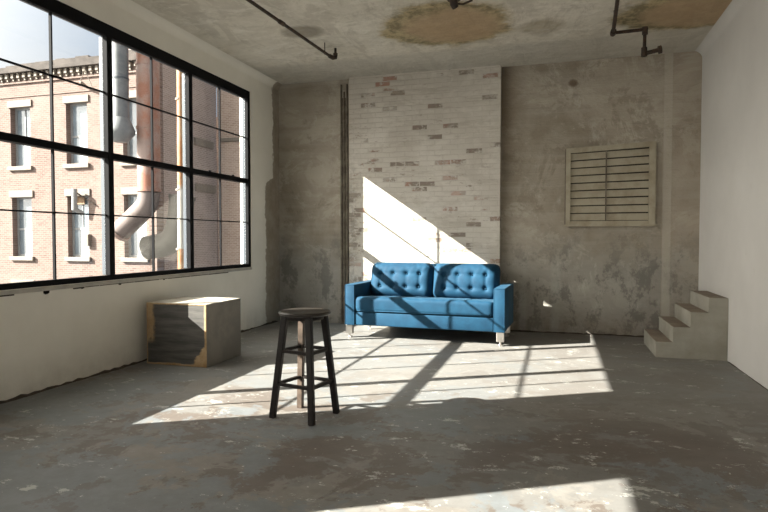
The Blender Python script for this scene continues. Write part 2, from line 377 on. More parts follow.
def window(name, label, ya, yb, mull, muntin, glass_top=Zgt, glass_bot=Zgb):
    w = bpy.data.objects.new(name, None); C.objects.link(w); w.location = (-XI-.04, ya, Zb); struct(w, label)
    ox, oy, oz = w.location
    def part(n, bm, m, par=w, **k):
        bmesh.ops.translate(bm, verts=bm.verts[:], vec=(-ox, -oy, -oz)); o = obj(n, bm, m, w, **k); return o
    xi, xm, xo = -XI, -XI-.045, -XI-.09
    sw = .065
    for nm, a, b, mt in (('frame', xi, xm+.003, 'black'), ('outer_frame', xm-.003, xo, 'alu')):
        f = bmesh.new(); t = 0 if nm == 'frame' else .012
        box(f, b, a, ya, ya+sw-t, Zb, Zt, .003); box(f, b, a, yb-sw+t+.008, yb, Zb, Zt, .003)
        box(f, b, a, ya+sw-t, yb-sw+t, glass_top+t, Zt, .003); box(f, b, a, ya+sw-t, yb-sw+t, Zb, glass_bot-t, .003)
        part(nm, f, M[mt])
    for y in mull:
        part('mullion', B(xm+.003, xi+.006, y-.032, y+.032, glass_bot, glass_top, .004), M['black'])
        part('outer_mullion', B(xo, xm-.003, y-.026, y+.026, glass_bot, glass_top, .004), M['alu'])
    ed = [ya+sw]+[q for y in mull for q in (y-.032, y+.032)]+[yb-sw]
    for k in range(0, len(ed), 2):
        a, b = ed[k], ed[k+1]
        part('transom_bar', B(xm-.040, xi+.002, a, b, Zm-.029, Zm+.029, .004), M['black'])
        part('pane', B(xm-.003, xm+.003, a, b, glass_bot+.001, Zm-.030), M['glass'])
        part('pane', B(xm-.003, xm+.003, a, b, Zm+.030, glass_top-.001), M['glass'])
        c = muntin[k//2]
        if c is None: continue
        f = bmesh.new(); box(f, xm+.003, xm+.026, c-.007, c+.007, glass_bot, glass_top)
        for z in (zz(1.405), zz(2.50)): box(f, xm+.003, xm+.0255, a, b, z-.006, z+.006)
        part('muntin', f, M['black'])
    # rebuilt small lock tabs on the middle bar
    for y in mull[-1:]:
        for d in (.35, .85):
            if y+d < yb: part('latch', B(xi, xi+.018, y+d-.018, y+d+.018, Zm+.027, Zm+.041, .004), M['black'])
    return w
ym = [y*K for y in (3.133, 4.333, 5.533)]
window('window_1', 'wide black framed factory window in three tall bays', Y1a, Y1b, ym, [2.74, (ym[0]+ym[1])/2, (ym[1]+ym[2])/2, ym[2]+.62])
window('window_2', 'black framed window nearer the viewer', Y0a, Y0b, [-1.95, -.6], [None]*3, Zgt-.055)
# sill ledge with a dark cracked line under it
bm = bmesh.new(); box(bm, -3.90, XL+.012, Y1a, Y1b+.0, Zb-.035, Zb-.004, .003)
struct(obj('trim_1', bm, M['sill']), 'thin weathered window sill ledge')
bm = bmesh.new(); y = Y1a
while y < Y1b-.2:
    l = random.uniform(.1, .5); h = random.uniform(.004, .011)
    if random.random() < .8: box(bm, XL-.004, XL+.0045, y, min(y+l, Y1b), Zb-.036-h, Zb-.0345)
    y += l+.01
for yy, s_ in ((3.62, .022), (3.98, .010), (4.42, .012), (5.05, .010)):
    vs = [bm.verts.new((XL+.003, yy+s_*1.8*math.cos(a)*random.uniform(.6, 1.1), Zb-.045+s_*math.sin(a)*random.uniform(.5, 1))) for a in [k*PI/5 for k in range(10)]]
    f = bm.faces.new(vs); bmesh.ops.extrude_face_region(bm, geom=[f]); 
struct(obj('trim_2', bm, M['grime']), 'dark broken plaster edge under the window sill')

# whitewashed brick pier standing out of the back wall
bm = B(-2.752, -.706, YC, YB+.01, 0, ZC)
struct(obj('wall_pier', bm, M['wbrick']), 'whitewashed flaking brick pier behind the sofa')
# shallow plaster pilaster in the right corner
bm = bmesh.new(); box(bm, 1.20, 1.30, YB-.006, YB+.01, .0, ZC, .003)
struct(obj('trim_3', bm, M['back']), 'pale plaster strip running up the back wall near the right corner')
bm = bmesh.new(); box(bm, 1.30, XR, YB-.003, YB+.01, 0, ZC)
struct(obj('trim_4', bm, M['back']), 'patched plaster beside the right corner')
# plaster curve where ceiling, back wall and right wall meet
def cove(name, p0, p1, q0, q1, along, mat):
    bm = bmesh.new(); n = 8; rows = []
    for t in along:
        row = []
        for k in range(n+1):
            a = k/n*PI/2; row.append(bm.verts.new(t(math.sin(a), math.cos(a))))
        rows.append(row)
    for a, b in zip(rows, rows[1:]):
        for k in range(n): bm.faces.new((a[k], a[k+1], b[k+1], b[k]))
    return bm
R_ = .11
def cpt(y): return lambda s, c: (XR+.004-R_+R_*s, y, ZC+.004-R_+R_*c)
struct(obj('trim_5', cove('', 0, 0, 0, 0, [cpt(y) for y in (YR, 3, 6, YB)], None), M['white'], smooth='all'), 'rounded plaster joint between right wall and ceiling')
def cpl(y): return lambda s, c: (XL-.004+R_-R_*s, y, ZC+.004-R_+R_*c)
struct(obj('trim_6', cove('', 0, 0, 0, 0, [cpl(y) for y in (YR, 3, 6, YB)], None), M['left'], smooth='all'), 'rounded plaster joint between left wall and ceiling')
def cpb(x): return lambda s, c: (x, YB+.004-.07+.07*s, ZC+.004-.07+.07*c)
struct(obj('trim_7', cove('', 0, 0, 0, 0, [cpb(x) for x in (XL, -2.75)], None), M['back'], smooth='all'), 'rounded plaster joint over the left part of the back wall')

# crumbling dark line of debris at the foot of the walls
def debris(name, path, label, amp=.03, h=.035):
    bm = bmesh.new(); A = []; Bv = []; Cv = []
    (x0, y0, nx, ny), (x1, y1, _, _) = path; n = max(8, int(math.hypot(x1-x0, y1-y0)/.06))
    for i in range(n+1):
        t = i/n; x, y = x0+(x1-x0)*t, y0+(y1-y0)*t
        w = amp*(.35+abs(math.sin(i*.37)+math.sin(i*.131+1)+random.uniform(-.6, .6))*.4); hh = h*(.3+random.random()*.7)
        A.append(bm.verts.new((x-nx*.004, y-ny*.004, hh))); Bv.append(bm.verts.new((x+nx*w*.5, y+ny*w*.5, hh*.5))); Cv.append(bm.verts.new((x+nx*w, y+ny*w, 0.0005)))
    for P, Q in ((A, Bv), (Bv, Cv)):
        for i in range(n): bm.faces.new((P[i], P[i+1], Q[i+1], Q[i]))
    return struct(obj(name, bm, M['grime']), label)
debris('baseboard_left', ((XL, -2, 1, 0), (XL, YB-.1, 1, 0)), 'dark crumbled edge where left wall meets floor', .035, .028)
debris('baseboard_back', ((-.70, YB, 0, -1), (XR-.02, YB, 0, -1)), 'dirty brown edge where back wall meets floor', .05, .02)
debris('baseboard_right', ((XR, 0, -1, 0), (XR, 6.3, -1, 0)), 'thin grey dirt line at foot of right wall', .012, .006)

# ------------------------------------------------------------------ louvred vent on the back wall
vx0, vx1 = .095, 1.118
t = thing('wall_vent', 'beige wooden louvred vent panel high on the bare concrete wall', 'vent', (vx0, YB, 1.365))
ztl, ztr = .945, .985
bm = bmesh.new(); box(bm, .03, vx1-vx0-.03, -.010, .0, .03, .93); obj('back_board', bm, M['ventdark'], t)
W_ = vx1-vx0
fr = bmesh.new(); fr2 = bmesh.new()
beam(fr, (.0275, -.03, 0), (.0275, -.03, ztl), .06, .055, side=(0, 1, 0)); beam(fr2, (W_-.036, -.03, 0), (W_-.036, -.03, ztr), .06, .072, side=(0, 1, 0))
obj('side_rail', fr, M['vent'], t); obj('side_rail', fr2, M['vent'], t)
def quadbar(name, zl0, zl1, zr0, zr1, y0, y1, m=M['vent'], x0=.055, x1=W_-.072):
    bm = bmesh.new(); v = [bm.verts.new(p) for p in ((x0, y0, zl0), (x1, y0, zr0), (x1, y0, zr1), (x0, y0, zl1), (x0, y1, zl0), (x1, y1, zr0), (x1, y1, zr1), (x0, y1, zl1))]
    for q in ((0, 1, 2, 3), (5, 4, 7, 6), (0, 3, 7, 4), (1, 5, 6, 2), (3, 2, 6, 7), (0, 4, 5, 1)): bm.faces.new([v[k] for k in q])
    return obj(name, bm, m, t)
quadbar('top_rail', .885, ztl, .925, ztr, -.058, 0); quadbar('bottom_rail', 0, .045, 0, .045, -.05, 0)
quadbar('bottom_ledge', -.022, 0.0, -.022, 0.0, -.065, 0, x0=-.02, x1=W_+.02)
bm = bmesh.new(); n = 9
for k in range(n):
    z = .055+k*(.835)/n; dz = k/n*.038; h = .835/n
    # sloping blade: upper edge back, lower edge forward
    xa, xb = .056, W_-.073
    pr = [(-.046, 0), (-.040, -.004), (-.014, h*.82), (-.020, h*.86)]
    ring = [[bm.verts.new((x, p[0], z+p[1]+(0 if x == xa else dz))) for p in pr] for x in (xa, xb)]
    for q in range(4): bm.faces.new((ring[0][q], ring[0][(q+1) % 4], ring[1][(q+1) % 4], ring[1][q]))
    bm.faces.new(ring[0]); bm.faces.new(ring[1][::-1])
obj('louvre_slats', bm, M['vent'], t)
obj('centre_rod', B(.46, .475, -.052, -.044, .05, .90, .002), M['channel'], t)
obj('crack_line', B(-.012, -.001, -.012, 0, -.02, .94), M['channel'], t)

# ------------------------------------------------------------------ steel channel beside the brick pier
t = thing('steel_channel', 'tall rusty brown steel channel fixed in the corner left of the brick pier', 'pipe', (-2.845, YB, 0))
bm = bmesh.new(); box(bm, -.045, .045, -.028, 0, 0, 3.14, .003); obj('web', bm, M['channel'], t)
for x in (-.043, .043): obj('flange', B(x-.010, x+.010, -.048, -.02, 0, 3.32, .003), M['channel'], t)
obj('pipe_core', tube(bmesh.new(), [(0, -.038, 0), (0, -.038, 3.22)], .012), M['channel'], t, True)

# ------------------------------------------------------------------ ceiling pipes
t = thing('sprinkler_pipe', 'long thin dark rusty pipe running along the ceiling near the window side', 'pipe', (-2.49, 6.30, 3.27))
obj('pipe', tube(bmesh.new(), [(-.26, -4.5, 0), (-.13, -2.2, 0), (-.01, -.05, 0)], .016), M['iron'], t, True)
obj('elbow', tube(bmesh.new(), [(-.012, -.08, 0), (0, -.01, 0), (.012, .03, .015), (.014, .035, .05), (.014, .035, .062)], [.024, .025, .026, .026, .026]), M['iron'], t, True)
obj('riser', tube(bmesh.new(), [(.014, .035, .05), (.014, .035, .122)], .014), M['iron'], t, True)
obj('hanger_rod', tube(bmesh.new(), [(-.03, -.18, -.012), (-.03, -.18, .122)], .005, 8), M['iron'], t, True)
obj('coupling', tube(bmesh.new(), [(-.075, -1.2, 0), (-.070, -1.12, 0)], .022), M['iron'], t, True)

t = thing('drain_pipe', 'short zigzag of dark iron pipe hanging from ceiling near right wall', 'pipe', (.525, 6.41, 3.29))
PR = .021
pts = [(-.04, -1.6, 0), (0, 0, 0)]
obj('pipe', tube(bmesh.new(), [(-.07, -1.6, 0), (0, -.02, 0)], PR*.85), M['iron'], t, True)
obj('pipe', tube(bmesh.new(), [(0, 0, 0), (.29, 0, .005)], PR*.8), M['iron'], t, True)
obj('pipe', tube(bmesh.new(), [(.30, 0, .005), (.295, 0, -.225)], PR*.8), M['iron'], t, True)
obj('pipe', tube(bmesh.new(), [(.295, 0, -.235), (.43, 0, -.21)], PR), M['iron'], t, True)
for p, d in (((0, 0, 0), (0, -.06, 0)), ((.30, 0, .005), (0, 0, -.05)), ((.295, 0, -.235), (0, 0, .06))):
    bm = tube(bmesh.new(), [Vector(p)-Vector(d)*.45, Vector(p)+Vector(d)], PR*1.35); bmesh.ops.create_icosphere(bm, subdivisions=2, radius=PR*1.5, matrix=Matrix.Translation(p)); obj('elbow', bm, M['iron'], t, True)
obj('end_flange', tube(bmesh.new(), [(.425, 0, -.211), (.455, 0, -.206)], PR*1.9), M['iron'], t, True)
obj('hanger_rod', tube(bmesh.new(), [(-.02, -.35, 0), (-.02, -.35, .102)], .006, 8), M['iron'], t, True)

t = thing('ceiling_pipe_stub', 'broken black pipe stub poking down out of the larger yellow ceiling stain', 'pipe', (-.93, 5.36, ZC+.004))
obj('stub', tube(bmesh.new(), [(0, 0, .0), (0, 0, -.05), (.012, .02, -.075)], [.04, .036, .03]), M['iron'], t, True)
obj('bent_arm', tube(bmesh.new(), [(0, 0, -.04), (.08, .02, -.05), (.17, .0, -.03)], .010), M['iron'], t, True)
obj('collar', lathe(bmesh.new(), [(.02, -.012), (.06, -.012), (.065, 0), (.02, 0)], n=20), M['iron'], t, True)

# ------------------------------------------------------------------ bar stool
cx, cy = -1.622, 3.577
t = thing('bar_stool', 'tall dark wooden bar stool with round seat and square splayed legs', 'stool', (cx, cy, 0))
prof = [(.02, .682), (.145, .682), (.166, .686), (.175, .695), (.176, .703), (.171, .711), (.156, .7135), (.10, .7115), (.02, .7105)]
obj('seat', lathe(bmesh.new(), prof, n=48), M['stoolseat'], t, 35)
feet = [(.126, -.180), (-.190, -.108), (.182, .110), (-.112, .162)]
top = .60; leg_at = lambda f, z: Vector((f[0]*(1-(1-top)*z/.69)*1.0, f[1]*(1-(1-top)*z/.69), z))
for f in feet:
    pale = f[0] < 0 < f[1]
    L = obj('leg', beam(bmesh.new(), leg_at(f, 0), leg_at(f, .681), .039, .039, .042, .042, .004, side=(1, 0, 0)), M['wornleg' if pale else 'stool'], t)
    if pale: L['label'] = 'paler worn back leg'
bm = bmesh.new(); lathe(bm, [(.02, .658), (.125, .658), (.13, .682), (.02, .682)], n=32); obj('apron', bm, M['stool'], t, 35)
ring = [0, 1, 3, 2]
for z, w in ((.448, .026), (.228, .026)):
    for k in range(4):
        a, b = leg_at(feet[ring[k]], z), leg_at(feet[ring[(k+1) % 4]], z)
        d = (b-a).normalized()*.012
        obj('stretcher', beam(bmesh.new(), a+d, b-d, .020, w, bev=.002, side=(0, 0, 1)), M['stool'], t)
    
# ------------------------------------------------------------------ plinth block under the window
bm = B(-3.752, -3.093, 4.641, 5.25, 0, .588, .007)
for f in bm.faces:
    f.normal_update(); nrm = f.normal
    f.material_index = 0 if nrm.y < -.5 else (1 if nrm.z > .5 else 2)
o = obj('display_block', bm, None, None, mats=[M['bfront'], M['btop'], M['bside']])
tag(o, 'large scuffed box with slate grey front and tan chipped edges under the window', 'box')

# ------------------------------------------------------------------ concrete steps
t = thing('concrete_steps', 'small block of four concrete steps climbing towards the white right wall', 'steps', (.96, 6.36, 0))
xs = [0, .155, .313, .472, .637]; zs = [.157, .312, .466, .613]
bm = bmesh.new(); prof = [(0, 0)]
for k in range(4): prof += [(xs[k], zs[k]-.012), (xs[k+1]+(.004 if k == 3 else 0), zs[k]-.012)]
prof += [(xs[4]+.003, 0)]
pp = []
for p in prof:
    if not pp or (Vector(p)-Vector(pp[-1])).length > 1e-4: pp.append(p)
va = [bm.verts.new((p[0], 0, p[1])) for p in pp]; vb = [bm.verts.new((p[0], .84, p[1])) for p in pp]
bm.faces.new(va); bm.faces.new(vb[::-1])
for k in range(len(pp)): bm.faces.new((va[k], va[(k+1) % len(pp)], vb[(k+1) % len(pp)], vb[k]))
obj('step_body', bm, M['conc'], t)
for k in range(4):
    bm = bmesh.new(); nn = 14
    x0, x1 = xs[k]-(.004), xs[k+1]+(.002 if k == 3 else -.001)
    # tread slab with a chipped, uneven nose
    fr_ = [x0+random.uniform(-.003, .005) for _ in range(nn+1)]
    lo = [bm.verts.new((fr_[i], -.003+.846*i/nn, zs[k]-.016)) for i in range(nn+1)]; hi = [bm.verts.new((fr_[i]+.004, -.001+.842*i/nn, zs[k])) for i in range(nn+1)]
    lo2 = [bm.verts.new((x1, -.003+.846*i/nn, zs[k]-.016)) for i in range(nn+1)]; hi2 = [bm.verts.new((x1, -.001+.842*i/nn, zs[k])) for i in range(nn+1)]
    for i in range(nn):
        bm.faces.new((lo[i], lo[i+1], hi[i+1], hi[i])); bm.faces.new((hi[i], hi[i+1], hi2[i+1], hi2[i])); bm.faces.new((hi2[i], hi2[i+1], lo2[i+1], lo2[i])); bm.faces.new((lo2[i], lo2[i+1], lo[i+1], lo[i]))
    bm.faces.new((lo[0], hi[0], hi2[0], lo2[0])); bm.faces.new((lo[-1], lo2[-1], hi2[-1], hi[-1]))
    for f in bm.faces: f.normal_update(); 
    o = obj('tread', bm, None, t, mats=[M['tread'], M['conc']])
    for p in o.data.polygons: p.material_index = 0 if abs(p.normal.z) > .8 else 1

# ------------------------------------------------------------------ sofa
SR = math.radians(-2.3)
t = thing('sofa', 'blue velvet two seat sofa with button tufted back cushions and steel feet', 'sofa', (-1.495, 6.565, 0), SR)
V = M['velvet']
def rbox(x0, x1, y0, y1, z0, z1, bev, seg=3): return B(x0, x1, y0, y1, z0, z1, bev=bev, seg=seg)
obj('base', rbox(-.83, .825, -.036, .82, .155, .312, .012), V, t, 30)
for s, x0, x1 in ((-1, -.955, -.829), (1, .823, .951)):
    bm = rbox(x0, x1, -.045, .80, .153, .642, .014)
    a = obj('arm', bm, V, t, 30)
    sb = bmesh.new(); box(sb, x0+.004, x1-.004, -.0475, -.044, .157, .638, .002)
    tube(sb, [(x0+.006, -.047, .158), (x0+.006, -.047, .636), (x1-.006, -.047, .636), (x1-.006, -.047, .158)], .0035, 8)
    obj('arm_piping', sb, V, a, 30)
# hidden outer back, raised and deepened to keep sun off the wall
bm = bmesh.new(); yb0, yb1 = .60, .74
bm = rbox(-.80, .772, .78, .935, .155, .866, .05); obj('back', bm, V, t, 30)
def cushion(name, cx, cy, cz, wx, wy, wz, buttons=(), tilt=0, par=None, nx=64, nz=36, puff=.028, ex=7, seat=False):
    # closed pillow: a subdivided box whose faces bulge and whose edges round off, buttoned from the front (-y)
    bm = bmesh.new(); bmesh.ops.create_grid(bm, x_segments=nx, y_segments=nz, size=1)
    top_v = bm.verts[:]
    import itertools
    def shape(u, v, s):
        r = (abs(u)**ex+abs(v)**ex)
        e = max(0.0, 1-r)
        th = (e**.42)
        return th
    # front sheet and rear sheet share the rim
    bm.free(); bm = bmesh.new(); F = {}; Rr = {}
    for i in range(nx+1):
        for j in range(nz+1):
            u, v = -1+2*i/nx, -1+2*j/nz
            # squircle mapping so that the rim follows a rounded rectangle
            uu = math.copysign(math.sin(abs(u)*PI/2)**.92, u) if abs(u) < 1 else u
            vv = math.copysign(math.sin(abs(v)*PI/2)**.92, v) if abs(v) < 1 else v
            ed = 1.0
            cr = .20 if not seat else .06
            ar = wx/wz
            px, pz = uu*wx/2, vv*wz/2
            rad = min(wx, wz)*cr
            dx, dz = max(0, abs(px)-(wx/2-rad)), max(0, abs(pz)-(wz/2-rad))
            dd = math.hypot(dx, dz)
            if dd > rad:
                k = rad/dd; px = math.copysign(wx/2-rad+dx*k, px); pz = math.copysign(wz/2-rad+dz*k, pz)
            # distance to rim -> thickness profile (quarter round)
            dist = min(wx/2-abs(px), wz/2-abs(pz)) if not (dx > 0 and dz > 0) else max(0, rad-min(dd, rad))
            q = min(1, dist/(wy*.5)); th = math.sqrt(max(0, 1-(1-q)**2))
            bul = puff*(1-(px/(wx/2))**2)*(1-(pz/(wz/2))**2)
            dent = 0
            for bx, bz in buttons:
                d2 = math.hypot(px-bx, pz-bz); dent += .040*math.exp(-(d2/.022)**2)+.012*math.exp(-(d2/.06)**2)
                for b2 in buttons:
                    if b2 > (bx, bz) and math.hypot(b2[0]-bx, b2[1]-bz) < .19:
                        ax_, az_ = b2[0]-bx, b2[1]-bz; L = math.hypot(ax_, az_); tt = ((px-bx)*ax_+(pz-bz)*az_)/L/L
                        if 0 < tt < 1:
                            pd = abs((px-bx)*az_-(pz-bz)*ax_)/L; dent += .011*math.exp(-(pd/.010)**2)*math.sin(tt*PI)**.3
            wr = .0025*math.sin(px*90+math.sin(pz*30)*2)*max(0, vv) if buttons else .002*math.sin(px*17+1)*max(0, -vv)
            hid = max(.0, wy/2*th+bul*th)-dent*th+wr*th
            F[i, j] = (px, -hid, pz); Rr[i, j] = (px, (wy/2*th), pz)
    vF = {k: bm.verts.new(p) for k, p in F.items()}
    vR = {k: (vF[k] if (k[0] in (0, nx) or k[1] in (0, nz)) else bm.verts.new(p)) for k, p in Rr.items()}
    for i in range(nx):
        for j in range(nz):
            for D_, fl in ((vF, 0), (vR, 1)):
                q = [D_[i, j], D_[i+1, j], D_[i+1, j+1], D_[i, j+1]]
                q = [w for n_, w in enumerate(q) if w not in q[:n_]]
                if len(q) > 2:
                    try: bm.faces.new(q if not fl else q[::-1])
                    except ValueError: pass
    bmesh.ops.remove_doubles(bm, verts=bm.verts[:], dist=.0004)
    if seat: bmesh.ops.rotate(bm, verts=bm.verts[:], matrix=Matrix.Rotation(0, 3, 'X'))
    o = obj(name, bm, V, par, 'all'); o.location = (cx, cy, cz); o.rotation_euler.x = tilt
    return o, F
bts = [(x, z) for z in (.070, -.095) for x in (-.255, -.085, .085, .255)]
bts = [(x+(.0 if z > 0 else -.0), z) for x, z in bts]
for cx_ in (-.419, .404):
    o, F = cushion('back_cushion', cx_, .56, .662, .825 if cx_ < 0 else .815, .22, .455, bts, math.radians(-14), t)
    for bx, bz in bts:
        bm = bmesh.new(); bmesh.ops.create_uvsphere(bm, u_segments=12, v_segments=8, radius=.011, matrix=Matrix.Scale(.5, 4, (0, 1, 0)))
        b_ = obj('button', bm, V, o, 'all'); b_.location = (bx, -.094, bz)
    # seam round the cushion rim
    rim = bmesh.new(); w_, h_ = (.825 if cx_ < 0 else .815)/2-.002, .455/2-.002; r_ = .08
    pts = []
    for qx, qz, a0 in ((w_-r_, h_-r_, 0), (-w_+r_, h_-r_, 90), (-w_+r_, -h_+r_, 180), (w_-r_, -h_+r_, 270)):
        for k in range(6): a = math.radians(a0+k*18); pts.append((qx+r_*math.cos(a), 0, qz+r_*math.sin(a)))
    tube(rim, pts+[pts[0]], .005, 8, False); obj('piping', rim, V, o, 'all')
# long seat cushion: pillow section swept along x
bm = bmesh.new(); prof = []
y0, y1, z0, z1, r = -.052, .60, .314, .490, .05
for qy, qz, a0 in ((y1-r, z1-r, 0), (y0+r, z1-r, 90), (y0+r, z0+r, 180), (y1-r, z0+r, 270)):
    for k in range(7): a = math.radians(a0+k*15); prof.append((qy+r*math.cos(a), qz+r*math.sin(a)))
n = 60; rings = []; x0, x1 = -.826, .820; ym_, zm_ = (y0+y1)/2, (z0+z1)/2
for i in range(n+1):
    u = i/n; x = x0+(x1-x0)*u; d = min(x-x0, x1-x); k = 1-max(0, 1-d/.045)**2.2*.14
    row = []
    for y, z in prof:
        crown = .020*math.sin(PI*u)**.5*(1-((y-ym_)/(y1-y0)*2)**2) if z > zm_ else 0
        wob = .0025*math.sin(x*23+y*9)+.0015*math.sin(x*61)
        slope = -.040*(y-y0)/(y1-y0)+.008 if z > zm_ else 0
        row.append(bm.verts.new((x, ym_+(y-ym_)*(1-(1-k)*.5), zm_+(z-zm_)*k+crown*.6+slope+(wob if z > zm_ else 0))))
    rings.append(row)
for a, b in zip(rings, rings[1:]):
    for k in range(len(prof)): bm.faces.new((a[k], a[(k+1) % len(prof)], b[(k+1) % len(prof)], b[k]))
bm.faces.new(rings[0]); bm.faces.new(rings[-1][::-1])
sc_ = obj('seat_cushion', bm, V, t, 60)
sm = bmesh.new()
for z in (.335,): tube(sm, [(-.80, -.046, z), (.795, -.046, z)], .004, 8)
obj('piping', sm, V, sc_, 'all')
for x, y in ((-.905, 0.0), (.900, 0.0), (-.89, .66), (.885, .66)):
    lg = bmesh.new(); box(lg, x-.043, x+.043, y-.035, y+.02, .048, .156, .004)
    L = obj('leg', lg, M['chrome'], t)
    fb = bmesh.new(); tube(fb, [(x, y-.01, .02), (x, y-.01, .05)], .012, 12); box(fb, x-.014, x+.030, y-.030, y+.012, 0, .02, .006)
    obj('foot', fb, M['chrome'], L)

# ------------------------------------------------------------------ outside
struct(obj('ground', B(-60, -4.2, -30, 60, -8.3, -8), M['asphalt']), 'street level outside')
YF = 18.0
bl = thing('brick_building', 'sunlit pink brick building with cream window lintels and dentil cornice across the yard', 'building', (-20, YF, -8))
def bp(name, bm, m, par=bl, off=(20, -YF, 8), **k): return obj(name, shifted(bm, off), m, par, **k)
wins = [(-25.9, 'n'), (-23.1, 'n'), (-20.35, 'n'), (-17.6, 'n'), (-14.98, 'n')]
rows = [(-3.12, -.70), (.47, 2.83), (4.03, 6.37)]
hw = .50
bm = bmesh.new(); xa, xb = -30, -14.05; x = xa
for wx, _ in wins:
    box(bm, x, wx-hw, YF, YF+.4, -8, 7.35)
    z = -8
    for z0, z1 in rows: box(bm, wx-hw, wx+hw, YF, YF+.4, z, z0); z = z1
    box(bm, wx-hw, wx+hw, YF, YF+.4, z, 7.35); x = wx+hw
box(bm, x, xb, YF, YF+.4, -8, 7.35)
box(bm, xa, -16.55, YF+.42, YF+9, -8, 7.3)
bp('wall', bm, M['fbrick'])
for wx, _ in wins:
    for r_i, (z0, z1) in enumerate(rows):
        bp('lintel', B(wx-hw-.10, wx+hw+.10, YF-.05, YF+.1, z1-.02, z1+.24, .01), M['stone'])
        bp('sill', B(wx-hw-.10, wx+hw+.10, YF-.10, YF+.1, z0-.16, z0, .01), M['stone'])
        f = bmesh.new()
        for a, b in ((wx-hw, wx-hw+.08), (wx+hw-.08, wx+hw)): box(f, a, b, YF+.22, YF+.30, z0, z1)
        zmid = z0+(z1-z0)*.46
        for a, b in ((z0, z0+.09), (zmid-.04, zmid+.04), (z1-.08, z1)): box(f, wx-hw+.08, wx+hw-.08, YF+.22, YF+.30, a, b)
        if (r_i+int(wx*3)) % 2: box(f, wx-.02, wx+.02, YF+.23, YF+.29, zmid, z1)
        fo = bp('window_frame', f, M['sash'])
        g_ = B(wx-hw+.08, wx+hw-.08, YF+.26, YF+.27, z0+.09, z1-.08)
        o = obj('pane', shifted(g_, (20, -YF, 8)), M['fglass'], fo)
        if r_i != 2:
            o = obj('blind', shifted(B(wx-.15, wx+hw-.09, YF+.235, YF+.255, z0+.1, zmid-.04), (20, -YF, 8)), M['blind'], fo)
        else:
            o = obj('blind', shifted(B(wx-.08, wx+hw-.09, YF+.235, YF+.255, z0+.1, zmid-.04), (20, -YF, 8)), M['blind'], fo)
# window with boarded corner and a bent white flue
bp('board', B(-18.0, -17.45, YF+.17, YF+.2, 2.50, 2.80), M['boards'])
bp('flue', tube(bmesh.new(), [(-17.5, YF+.1, 2.15), (-17.52, YF-.25, 2.3), (-17.45, YF-.3, 2.95), (-17.45, YF-.3, 3.05)], .10), M['sash'], smooth=True)
bp('flue_arm', tube(bmesh.new(), [(-17.4, YF-.25, 2.9), (-16.75, YF-.05, 2.45)], .03, 8), M['iron'], smooth=True)
bp('air_conditioner', B(-17.25, -17.0, YF-.15, YF+.2, .9, 1.35, .02), M['stone'])
# cornice
bm = bmesh.new(); box(bm, xa, xb+.1, YF-.03, YF+.3, 6.74, 6.79); box(bm, xa, xb+.1, YF-.06, YF+.3, 7.26, 7.33); box(bm, xa, xb+.1, YF-.02, YF+.3, 7.33, 7.66)
bp('cornice', bm, M['fbrick'])
bm = bmesh.new(); x = xa+.1
while x < xb:
    bm = bmesh.new(); box(bm, x, x+.13, YF-.16, YF, 7.45, 7.63, .01); box(bm, x+.03, x+.10, YF-.10, YF, 7.36, 7.46); x += .29
    bp('dentil', bm, M['stone'])
bm = bmesh.new(); box(bm, xa, xb+.15, YF-.26, YF+.35, 7.64, 7.76, .01); x = xa
while x < xb+.15:
    l = random.uniform(.3, 1.1); x2 = min(x+l, xb+.15); h = .10+.16*(x2+22)/8 if x2 > -22 else .1; h *= random.uniform(.6, 1.3)
    box(bm, x, x2, YF-.22, YF+.35, 7.76, 7.78+h); x = x2
bp('parapet', bm, M['cornice'])
bm = bmesh.new(); tube(bm, [(-17.0, YF-.40, 7.0), (-16.75, YF-.45, 7.45), (-16.45, YF-.40, 6.7)], .015, 6); tube(bm, [(-17.0, YF-.4, 7.0), (-17.0, YF-.05, 6.85)], .05, 8)
bp('lamp_bracket', bm, M['stone'])

w = thing('tall_building', 'taller grey brown brick building wing with pale ledges seen through the farther panes', 'building', (-14, 22, -8))
def wp(name, bm, m, **k): return obj(name, shifted(bm, (14, -22, 8)), m, w, **k)
wp('wall', B(-16.5, -14.04, YF+.42, 21.95, -8, 16), M['dbrick'])
for y, z, l in ((20.35, 3.1, 1.4), (20.3, 4.95, 1.3), (20.2, 8.0, 1.5)):
    wp('ledge', B(-14.06, -13.95, y, y+l, z, z+.30, .02), M['stone'])
w2 = thing('rear_building', 'brick building coloured pale tan as if sunlit, behind the ducts at far right of the window', 'building', (-12, 22, -8))
obj('wall', shifted(B(-14.04, -5, 22, 30, -8, 18), (12, -22, 8)), M['litbrick'], w2)
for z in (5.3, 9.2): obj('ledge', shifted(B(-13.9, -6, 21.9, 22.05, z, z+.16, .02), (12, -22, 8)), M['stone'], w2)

def curve(pts, n=8):
    out = []; P = [Vector(p) for p in pts]; P = [P[0]]+P+[P[-1]]
    for i in range(1, len(P)-2):
        for k in range(n):
            s_ = k/n; a, b, c, d = P[i-1:i+3]
            out.append(.5*((2*b)+(-a+c)*s_+(2*a-5*b+4*c-d)*s_*s_+(-a+3*b-3*c+d)*s_**3))
    out.append(P[-2]); return out
def outdoor(name, label, x, y, z, cat='duct'):
    t = thing(name, label, cat, (x, y, z))
    def add(n, bm, m, **k): return obj(n, shifted(bm, (-x, -y, -z)), m, t, **k)
    return add
YD = 16.6
a = outdoor('rust_duct', 'thick rust stained duct dropping straight down and bending left outside the middle panes', -13.24, YD, 3)
a('duct_pipe', tube(bmesh.new(), [(-13.22, YD, 9.5), (-13.24, YD, 2.78)], .37, 28), M['duct'], smooth=True)
a('duct_elbow', tube(bmesh.new(), curve([(-13.24, YD, 2.78), (-13.35, YD, 2.32), (-13.80, YD, 1.92), (-14.45, YD, 1.42)]), .35, 28), M['pinkduct'], smooth=True)
